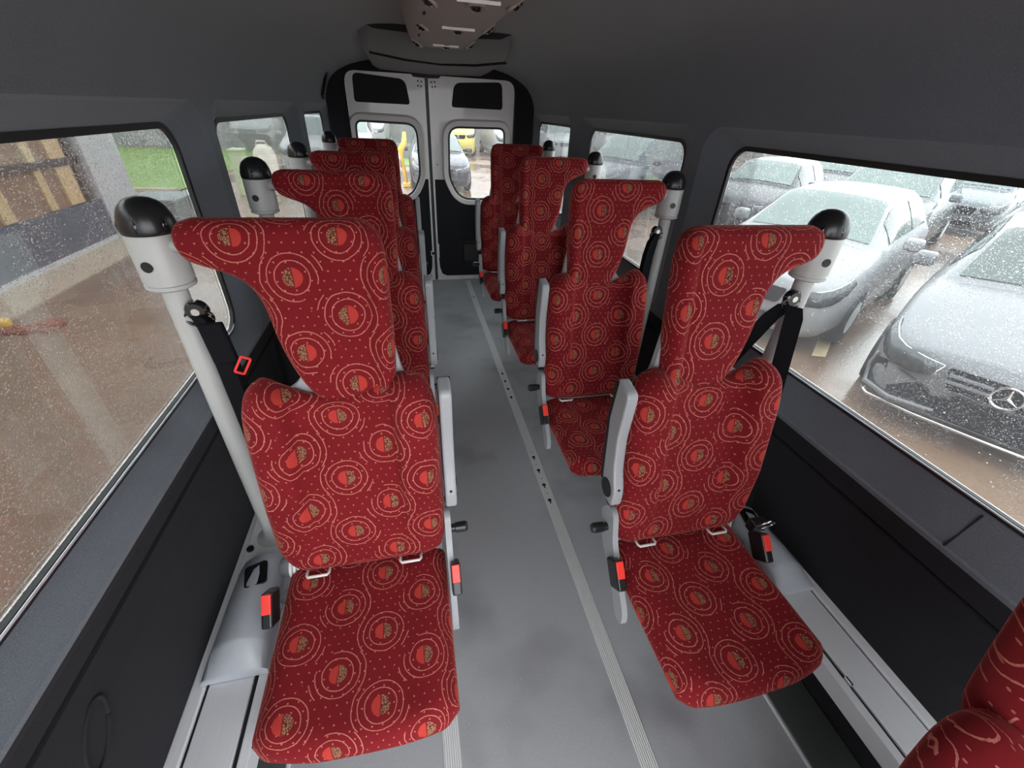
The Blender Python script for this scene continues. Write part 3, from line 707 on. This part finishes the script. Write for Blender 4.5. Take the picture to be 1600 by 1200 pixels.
def copy_tree(o, parent=None):
    c = o.copy(); COL.objects.link(c)
    if parent is not None:
        c.parent = parent; c.matrix_parent_inverse = o.matrix_parent_inverse.copy()
    for ch in list(o.children): copy_tree(ch, c)
    return c
SL, SR = make_seat(-1, None), make_seat(1, None)
baseL, baseR = SL, SR
LX, RX = -.210, .785
spec = [
 (-1, LX, .83, 'nearest left row seat, whole red cushion in view beside the left rail', 'tongue'),
 (-1, LX, 1.64, 'second left row seat, right behind the nearest one and mostly hidden by it', 'sleeve'),
 (-1, LX, 2.415, 'third seat of the left row, only its headrest and upper back showing', 'sleeve'),
 (-1, LX+.01, 3.48, 'last seat of the left row, headrest in front of the left rear door window', 'sleeve'),
 (1, RX, -.066, 'red seat cut off by the lower right corner of the photo', 'sleeve'),
 (1, RX, .75, 'right row seat with hanging black belt and whole cushion, beside the parked silver car', 'open'),
 (1, RX, 1.56, 'right row seat behind the one with the hanging belt, cushion over the aisle', 'sleeve'),
 (1, RX, 2.47, 'third whole seat of the right row, between the second one and the rearmost', 'sleeve'),
 (1, RX, 3.455, 'rearmost seat of the right row, headrest in front of the right rear door window', 'sleeve'),
]
jobs = []
for sg, x, y, lab, belt in spec:
    r = copy_tree(SL if sg < 0 else SR); jobs.append((r, sg, belt))
    r.location = (x, y, .382)
    r['label'] = lab; r['group'] = 'red patterned passenger seats'
def kill(o):
    for ch in list(o.children): kill(ch)
    bpy.data.objects.remove(o)
kill(SL); kill(SR)
near = jobs[4][0]
for ch in list(near.children):
    if ch.name.split('.')[0] not in ('seat', 'backrest', 'headrest'): kill(ch)
MB().box(-.12, .12, -.32, .02, -.382, .012, .02).build('pedestal', 'plastic', near)
jobs.pop(4)
for r, sg, belt in jobs:
    if belt == 'open': open_belt(r, sg)
    else: sleeve_belt(r, sg, belt == 'tongue')

# ------------------------------------------------------------------ the yard outside
mesh('ground', [(-40, -12, GZ), (60, -12, GZ), (60, 70, GZ), (-40, 70, GZ)], [(0, 1, 2, 3)], 'yard', kind='structure')

CARN = [0]
def car(name, label, cat, pos, ang, mat, L=4.6, w=.9, zn=.72, zh=.95, bw=1.15, bt=1.95, zr=1.44, tw=.60, rear=(3.9, 1.25), glass='glass', group=None, badge=None, merc=False, van=False):
    """pos: middle of the front bumper on the ground; ang: heading of the car's rearward axis"""
    t = thing(name, label, cat, (pos[0], pos[1], GZ), group or 'vehicles parked in the yard')
    t.rotation_euler = (0, 0, ang)             # local x runs backwards along the car, y to its left
    zlo = .20
    rb, rz = rear
    zb_ = interp([0, .15, bw, bt, rb, L-.1, L], [zn-.06, zn, zh, zh+.02, zh+.05, zh-.02, zh-.15])
    wid = interp([0, .10, .35, .9, L*.5, L-.5, L-.1, L], [w*.74, w*.88, w*.965, w, w, w*.97, w*.86, w*.74])
    roof = interp([bw, bw+(bt-bw)*.5, bt, bt+.5, rb-.3, rb, L-.35, L-.02], [0, .52, .95, 1, .96, (rz-zh)/(zr-zh), .12 if not van else .9, 0 if not van else .85])
    def sec(b):
        W, zb = wid(b), zb_(b)
        g = roof(b) if bw < b else 0
        zt = zb+.035+(zr-zh-.035)*g
        twb = W*.80+(tw-W*.80)*min(1, max(0, g))
        return [(W*.90, zlo), (W*.985, zlo+.10), (W, (zlo+zb)/2), (W*.975, zb-.07), (W*.92, zb),
                (W*.92+(twb-W*.92)*.5, zb+(zt-zb)*.52), (twb, zb+(zt-zb)*.90), (twb*.86, zt), (twb*.45, zt+.018), (0, zt+.025)]
    bs = sorted(set([0, .05, .12, .25, .45, .7, .95, bw-.02, bw, bw+.03]+[bw+(bt-bw)*q/5 for q in range(1, 6)]+[bt+.04+(rb-bt-.04)*q/6 for q in range(7)]+[rb+(L-rb)*q/4 for q in range(1, 5)]))
    v, f = [], []
    for b in bs:
        s_ = sec(b); v += [(b, y, z) for y, z in s_]+[(b, -y, z) for y, z in reversed(s_[:-1])]
    m = 19
    f += [(i*m+k, i*m+k+1, i*m+m+k+1, i*m+m+k) for i in range(len(bs)-1) for k in range(m-1)]
    f += [tuple(range(m)), tuple(range((len(bs)-1)*m, len(bs)*m))]
    f += [(i*m, (i+1)*m, (i+1)*m+m-1, i*m+m-1) for i in range(len(bs)-1)]
    mesh('body', v, f, mat, t, True)
    def surf(b, k, off=.008):
        s_ = sec(b); k0 = int(min(k, 8.999)); q = k-k0
        y = s_[k0][0]*(1-q)+s_[k0+1][0]*q; z = s_[k0][1]*(1-q)+s_[k0+1][1]*q
        return b, y, z
    def patch(nm, bl, kl, mt, side, off=.010):
        vv = []
        for b in bl:
            for k in kl:
                bb, y, z = surf(b, k)
                n = Vector((-.55 if kl[-1] > 8.5 and b < bt+.1 else 0, .9 if kl[-1] < 8.5 else 0, .75 if kl[-1] > 8.5 else .3)).normalized()
                vv.append((bb+n.x*off, (y+n.y*off)*side, z+n.z*off))
        J = len(kl); return vv, [(i*J+j, i*J+j+1, i*J+J+j+1, i*J+J+j) for i in range(len(bl)-1) for j in range(J-1)]
    # windscreen: both halves in one mesh
    bl = [bw+.07+(bt-bw-.09)*q/6 for q in range(7)]; kl = [6.3, 6.7, 7, 7.5, 8, 8.5, 9]
    ws = MB()
    for sd in (1, -1): ws.add(*patch('w', bl, kl, glass, sd))
    ws.build('windscreen', glass, t, smooth=True)
    for sd in (1, -1):
        e0 = bt-.10 if not van else bw+.5
        e1 = rb-.15 if not van else bt+1.0
        mid_ = (e0+e1)*.5
        for a, c in ((e0-.22, mid_-.03), (mid_+.03, e1)):
            vv, ff = patch('s', [a+(c-a)*q/5 for q in range(6)], [4.25, 4.7, 5.3, 5.85], 'glassdk', sd, .009)
            # slope the front edge of the first pane along the pillar
            mesh('side_window', vv, ff, 'glassdk', t, True)
        # headlamp
        W = wid(.0)
        def side_pt(b, dz, off=.012):
            Wb, zb = wid(b), zb_(b); k = .92+.055*min(1, dz/.07)
            return (b, sd*(Wb*k+off), zb-dz+.004)
        lp = [((-.014, sd*W*.60, zn-.095), (-.014, sd*W*.66, zn-.20)), ((-.014, sd*W*.80, zn-.078), (-.014, sd*W*.86, zn-.225))]
        lp += [(side_pt(b_, .012), side_pt(b_, dz)) for b_, dz in ((.035, .175), (.10, .165), (.18, .15), (.28, .12), (.40, .06))]
        hv = [q for a_, c_ in lp for q in (a_, tuple((a_[i]+c_[i])/2+((-.006, sd*.006, 0)[i]) for i in range(3)), c_)]
        hf_ = [(i*3+k_, i*3+k_+1, i*3+k_+4, i*3+k_+3) for i in range(len(lp)-1) for k_ in range(2)]
        ho_ = mesh('headlamp', hv, hf_, 'lamp', t, True)
        md = ho_.modifiers.new('depth', 'SOLIDIFY'); md.thickness = .03; md.offset = 0
        MB().tube([a_ for a_, c_ in lp]+[c_ for a_, c_ in reversed(lp)]+[lp[0][0]], .007, 6).build('lamp_rim', 'chrome', ho_, True)
        # wing mirror
        mr = MB().box(bw+.42, bw+.58, *sorted((sd*(w+.02), sd*(w+.20))), zh+.02, zh+.16, .04)
        mr.build('wing_mirror', mat, t, auto=True)
        for bx in (.82, L-.82):
            wl = MB().lathe([(.20, -.10), (.31, -.095), (.325, -.06), (.325, .06), (.31, .095), (.20, .10)], (bx, sd*(w-.085), .325), 1, 24).build('wheel', 'tyre', t, auto=True)
            MB().lathe([(.19, -.006), (.19, .004), (.05, .010)], (bx, sd*(w+.010), .325), 1, 16).build('wheel_trim', 'alu', wl)
    # grille, plate, bumper opening
    gw = wid(0)*.56
    gr = MB(); gr.prism(rpoly([(-gw, zn-.10), (gw, zn-.10), (gw*.86, zn-.27), (-gw*.86, zn-.27)], .04), .03, lambda a, b, c: (-.018+c+.06*(b-(zn-.27)), a, b))
    g_ = gr.build('grille', 'grille', t)
    MB().box(-.016, .03, -gw*1.15, gw*1.15, .26, .38, .02).build('bumper_intake', 'grille', t)
    if badge or merc:
        R = .085 if merc else .055; bz = zn-.185 if merc else zn-.17
        bd = MB(); bd.tube([(-.034, R*math.cos(a), bz+R*math.sin(a)) for a in [2*PI*k/28 for k in range(29)]], R*.11, 8)
        if merc:
            for a in (90, 210, 330):
                a = math.radians(a); c, s2 = math.cos(a), math.sin(a); q = .10*R
                bd.add([(-.036, R*c, bz+R*s2), (-.044, 0, bz), (-.036, -s2*q*1.6, bz+c*q*1.6), (-.036, s2*q*1.6, bz-c*q*1.6)], [(0, 1, 2), (0, 3, 1)])
        else:
            for seg in ([(-.55, .75), (-.28, -.75), (0, .05), (.28, -.75), (.55, .75)], [(-.25, .85), (0, .2), (.25, .85)]):
                bd.tube([(-.034, R*a, bz+R*b) for a, b in seg], R*.09, 6)
        bd.build('emblem', 'chrome', g_)
    if merc:
        for k, z in enumerate((zn-.15, zn-.205)):
            for sd in (1, -1):
                MB().box(-.040, -.012, *sorted((sd*.09, sd*(gw*.93))), z-.012, z+.010, .004).build('louvre', 'silver', g_)
        for sd in (1, -1):
            fi = MB(); wo = lambda q: sd*(wid(q)+.012)
            P = [(-.016, sd*.34, .29), (-.016, sd*.40, .42), (-.016, sd*.63, .50), (.05, wo(.05), .52), (.13, wo(.13), .50), (.16, wo(.16), .40), (.10, wo(.10), .29), (-.016, sd*.62, .27)]
            n_ = len(P); fi.add(P+[(a+.04, b*.96, c) for a, b, c in P], [list(range(n_)), list(range(2*n_-1, n_-1, -1))]+[[i, (i+1) % n_, n_+(i+1) % n_, n_+i] for i in range(n_)])
            fi.build('side_intake', 'grille', t)
            MB().tube([(-.03, sd*.30, .27), (-.03, sd*.60, .245), (.10, wo(.10), .26), (.19, wo(.19), .40), (.15, wo(.15), .53)], [.012, .022, .024, .020, .012], 10).build('intake_trim', 'silver', t, True)
        MB().box(-.02, .03, -.34, .34, .215, .40, .02).build('lower_mesh', 'grille', t)
        MB().tube([(.14, -.84, .20), (.02, -.74, .185), (-.035, -.4, .18), (-.045, 0, .18), (-.035, .4, .18), (.02, .74, .185), (.14, .84, .20)], .014, 8).build('lip', 'chrome', t, True)
        MB().box(-.030, .0, -.26, .26, .385, .445, .004).build('plate_recess', 'grille', t)
    return t
A = math.radians(28)
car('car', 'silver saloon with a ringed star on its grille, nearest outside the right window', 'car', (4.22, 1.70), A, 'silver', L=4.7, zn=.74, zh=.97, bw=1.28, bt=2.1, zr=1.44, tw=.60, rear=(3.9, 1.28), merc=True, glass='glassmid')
car('car', 'white hatchback parked next to the silver saloon, outside the right window', 'car', (3.78, 3.98), A, 'white', L=4.2, zn=.78, zh=.99, bw=1.1, bt=1.85, zr=1.46, tw=.58, rear=(3.6, 1.34), badge=True)
car('car', 'grey people carrier filling the middle right window', 'car', (4.44, 11.35), math.radians(26), 'greypaint', L=4.8, w=.95, zn=.92, zh=1.13, bw=1.05, bt=1.80, zr=1.78, tw=.70, rear=(4.3, 1.66), glass='glass')
car('car', 'black car with a round badge behind the roof of the white hatchback', 'car', (6.9, 8.55), math.radians(33), 'blackpaint', L=4.3, zn=.80, zh=.99, bw=1.1, bt=1.85, zr=1.45, tw=.60, rear=(3.7, 1.3), glass='glass', badge=True)
car('car', 'dull grey car with a big windscreen to the right behind the white hatchback', 'car', (8.2, 6.75), A, 'lightgrey', L=4.6, w=.94, zn=.88, zh=1.08, bw=1.05, bt=1.8, zr=1.62, tw=.68, rear=(4.1, 1.5), glass='glass')
car('car', 'pale car directly behind the silver saloon, at the right edge', 'car', (9.3, 4.35), A, 'silver', L=4.4, zn=.78, zh=.98, bw=1.1, bt=1.85, zr=1.46, tw=.62, rear=(3.8, 1.34))
car('car', 'distant dark car along the top of the front right window', 'car', (11.6, 11.2), A, 'blackpaint', L=4.3, zn=.8, zh=1.0, bw=1.05, bt=1.8, zr=1.5, tw=.62, rear=(3.7, 1.38))
car('car', 'distant pale grey car along the top of the front right window', 'car', (13.4, 8.6), A, 'lightgrey', L=4.4, zn=.8, zh=1.0, bw=1.05, bt=1.8, zr=1.5, tw=.62, rear=(3.7, 1.38))
car('van', 'white van seen past the windscreen of the grey people carrier', 'van', (10.8, 22.5), math.radians(75), 'white', L=5.2, w=.97, zn=1.05, zh=1.25, bw=.75, bt=1.45, zr=2.1, tw=.84, rear=(5.0, 2.05), van=True)
car('van', 'white van with yellow and blue flashes in the small rearmost right window', 'van', (7.9, 23.0), math.radians(85), 'white', L=5.2, w=.97, zn=1.05, zh=1.22, bw=.75, bt=1.4, zr=2.0, tw=.84, rear=(5.0, 1.9), van=True)
car('van', 'yellow van with a round badge, through the right rear door window', 'van', (2.68, 25.0), math.radians(88), 'yellow', L=5.0, w=.96, zn=1.12, zh=1.32, bw=.7, bt=1.4, zr=2.1, tw=.84, rear=(4.8, 2.0), badge=True, van=True)
car('van', 'white van to the right of the yellow van, through the right rear door window', 'van', (5.5, 24.0), math.radians(92), 'white', L=5.2, w=1.0, zn=1.05, zh=1.30, bw=.85, bt=1.6, zr=2.3, tw=.86, rear=(5.0, 2.2), van=True)
car('car', 'dark estate car low in the right rear door window', 'car', (1.0, 13.75), math.radians(90), 'blackpaint', L=4.6, w=.9, zn=.75, zh=.95, bw=1.2, bt=2.0, zr=1.43, tw=.62, rear=(4.2, 1.3))
car('car', 'white car behind the last left seat, through the left rear door window', 'car', (-2.25, 21.2), math.radians(90), 'white', L=4.4, zn=.8, zh=1.0, bw=1.1, bt=1.85, zr=1.5, tw=.62, rear=(3.8, 1.36))
car('van', 'tall white van behind the white car, through the left rear door window', 'van', (-2.0, 27.0), math.radians(88), 'white', L=5.2, w=1.0, zn=1.1, zh=1.3, bw=.8, bt=1.5, zr=2.3, tw=.86, rear=(5.0, 2.2), van=True)
car('car', 'white sport utility car between the two rear left windows', 'car', (-2.95, 16.0), math.radians(92), 'white', L=4.5, w=.94, zn=.92, zh=1.10, bw=1.1, bt=1.8, zr=1.68, tw=.66, rear=(3.9, 1.56))

# painted bay line and puddled strip between the cars
m1 = mesh('bay_line', [(4.30, 3.32, GZ+.006), (4.44, 3.27, GZ+.006), (5.12, 3.80, GZ+.006), (4.98, 3.88, GZ+.006)], [(0, 1, 2, 3)], 'mark'); tag(m1, 'short worn yellow bay line on the wet tarmac between the two nearest parked cars', 'line', kind='structure')

# building on the left with shutters
bw_ = MB().box(-5.6, -4.96, -4, 8.75, GZ, .12)
tag(bw_.build('building_wall', 'bluegrey'), 'dark blue grey base wall of the building outside the left window', 'wall', kind='structure')
MB().box(-5.7, -5.05, -4, 8.70, .12, 3.6).build('building_upper_wall', 'brown', kind='structure')
for i, y in enumerate((6.05, 7.05, 8.1)):
    pass
for y, wd in ((6.9, .10), (7.75, .07), (8.28, .16)):
    MB().box(-5.05, -5.02, y-wd, y+wd, .14, 3.0).build('wall_batten', 'tan', kind='structure')
MB().box(-5.05, -5.0, -4, 8.72, .66, .76).build('wall_ledge', 'dkbar', kind='structure')
MB().box(-5.05, -5.0, 8.52, 8.64, .12, 3.2).build('wall_downpipe', 'dkbar', kind='structure')
MB().box(-5.5, -4.94, 8.76, 9.75, GZ, 3.4, .02).build('white_column', 'post', kind='structure')
MB().box(-4.98, -4.36, -4, 9.6, GZ, GZ+.02).build('pavement', 'pave', kind='structure')
MB().box(-4.99, -4.955, -4, 8.75, GZ, GZ+.09).build('kerb', 'post', kind='structure')
g = mesh('lawn', [(-30, 13.6, GZ+.02), (-5.9, 13.6, GZ+.02), (-5.9, 25, GZ+.02), (-30, 25, GZ+.02)], [(0, 1, 2, 3)], 'grass', kind='structure')
MB().box(-30, -5.9, 13.45, 13.6, GZ, GZ+.08).build('lawn_kerb', 'pave', kind='structure')
MB().box(-40, -2.4, 25.0, 25.3, GZ, 2.2).build('boundary_fence', 'stonegrey', kind='structure')
# bin
bn = thing('wheelie_bin', 'grey bin standing on the paving beyond the white column', 'bin', (-4.55, 9.6, GZ))
mb = MB(); mb.add([(-.30, -.36, 0), (.36, -.36, 0), (.36, .40, 0), (-.30, .40, 0), (-.36, -.42, .5), (.42, -.42, .5), (.42, .46, .5), (-.36, .46, .5)], [(0, 1, 2, 3), (4, 5, 6, 7), (0, 1, 5, 4), (1, 2, 6, 5), (2, 3, 7, 6), (3, 0, 4, 7)])
mb.build('body', 'bin', bn); MB().box(-.40, .46, -.46, .5, .5, .56, .02).build('lid', 'bin', bn)
# sack and crates through the middle left window
sk = thing('bulk_bag', 'big pale bulk bag standing outside the middle left window', 'bag', (-3.72, 13.9, GZ)); sk.scale = (.52, .52, 1.0)
pr = MB(); st = [(0, .42), (.15, .50), (.5, .54), (.85, .50), (1.02, .40), (1.10, .22)]
for z, r_ in st: pr.v += [(r_*math.copysign(abs(math.cos(a))**.5, math.cos(a))*(1+.04*math.sin(5*a+z*7)), r_*math.copysign(abs(math.sin(a))**.5, math.sin(a)), z+.03*math.sin(3*a)) for a in [2*PI*k/28 for k in range(28)]]
pr.f += [(i*28+k, i*28+(k+1) % 28, i*28+28+(k+1) % 28, i*28+28+k) for i in range(len(st)-1) for k in range(28)]+[tuple(range(28)), tuple(range(140, 168))]
pr.build('sack', 'sack', sk, True); MB().tube([(-.3, 0, 1.05), (-.2, 0, 1.2), (.2, 0, 1.2), (.3, 0, 1.05)], .025, 8).build('lifting_loop', 'sack', sk, True)
cr = MB().box(-4.28, -4.0, 13.0, 13.4, GZ, GZ+1.02, .03).build('storage_crate', 'crate'); tag(cr, 'pale green upright crate left of the bulk bag, through the middle left window', 'crate')
MB().box(-4.30, -3.98, 12.98, 13.42, GZ+1.02, GZ+1.07, .015).build('lid', 'crate', cr)
# yellow barrier foot and clay rubble near the left window
yb = MB().box(-4.62, -4.20, 5.02, 5.10, GZ+.02, GZ+.11, .02).build('barrier_foot', 'digger'); tag(yb, 'yellow bar lying on the paving at the left edge of the left window', 'bar')
rb_ = MB()
for k in range(26):
    x, y = -3.98+random.uniform(-.22, .22), 5.02+random.uniform(-.13, .13); q = random.uniform(.02, .05)
    rb_.box(x-q, x+q, y-q, y+q, GZ, GZ+q*1.2, .006)
tag(rb_.build('clay_rubble', 'brickred'), 'heap of reddish rubble on the ground beside the yellow bar', 'rubble', kind='stuff')
# digger arm and wall behind, through the left rear door window
jb = thing('digger_arm', 'yellow hydraulic digger arm standing upright, through the left rear door window', 'digger', (-.06, 15.0, GZ))
MB().tube([(.03, 0, .0), (-.03, 0, .45), (-.10, 0, .78), (-.12, 0, .98), (-.04, 0, 1.10), (.03, 0, 1.22), (.06, 0, 1.50)], [.05, .06, .075, .10, .09, .075, .05], 12).build('boom', 'digger', jb, True)
MB().tube([(-.10, -.08, .55), (-.16, -.06, .98)], .025, 8).build('ram', 'steel', jb, True)
MB().box(-.10, .14, -.18, .18, .0, .12, .03).build('foot', 'digger', jb)
mesh('rear_lawn', [(-2.2, 20.5, GZ+.02), (2.0, 20.5, GZ+.02), (2.0, 33, GZ+.02), (-2.2, 33, GZ+.02)], [(0, 1, 2, 3)], 'grass', kind='structure')
MB().box(-1.4, 1.8, 23.5, 23.7, GZ, GZ+.62).build('garden_wall', 'stonegrey', kind='structure')
MB().box(-20, 30, 33.0, 33.4, GZ, 3.0).build('far_fence', 'stonegrey', kind='structure')

# ------------------------------------------------------------------ light, world, camera
w = bpy.data.worlds.new('overcast'); SC.world = w; w.use_nodes = True
nt = w.node_tree; nt.nodes.clear()
bg = nt.nodes.new('ShaderNodeBackground'); bg.inputs[0].default_value = (.93, .96, 1.0, 1); bg.inputs[1].default_value = 1.0
wo = nt.nodes.new('ShaderNodeOutputWorld'); nt.links.new(bg.outputs[0], wo.inputs[0])

cam = bpy.data.cameras.new('camera'); co = bpy.data.objects.new('camera', cam); link(co)
c = np.array([800., 600.]); V1 = np.array([628., 164.]); V3 = np.array([745., 1610.])
a, b = V1-c, V3-c; f = math.sqrt(-(a@b))
Fv = np.array([a[0], a[1], f]); Fv /= np.linalg.norm(Fv); Dv = np.array([b[0], b[1], f]); Dv /= np.linalg.norm(Dv)
Rv = np.cross(Dv, Fv)
MW = np.stack([Rv, Fv, -Dv])          # world = MW @ (image right, image down, forward)
r, d, z = MW[:, 0], MW[:, 1], MW[:, 2]
co.matrix_world = Matrix(((r[0], -d[0], -z[0], 0), (r[1], -d[1], -z[1], 0), (r[2], -d[2], -z[2], 1.65), (0, 0, 0, 1)))
cam.sensor_width = 36; cam.lens = f/1600*36; cam.clip_start = .01; cam.clip_end = 300
SC.camera = co
vs = SC.view_settings
vs.view_transform = 'Standard'; vs.look = 'None'; vs.gamma = 1; vs.use_curve_mapping = False
vs.exposure = 2.35
SC.cycles.max_bounces = 10; SC.cycles.diffuse_bounces = 5; SC.cycles.transparent_max_bounces = 16
SC.cycles.sample_clamp_indirect = 6
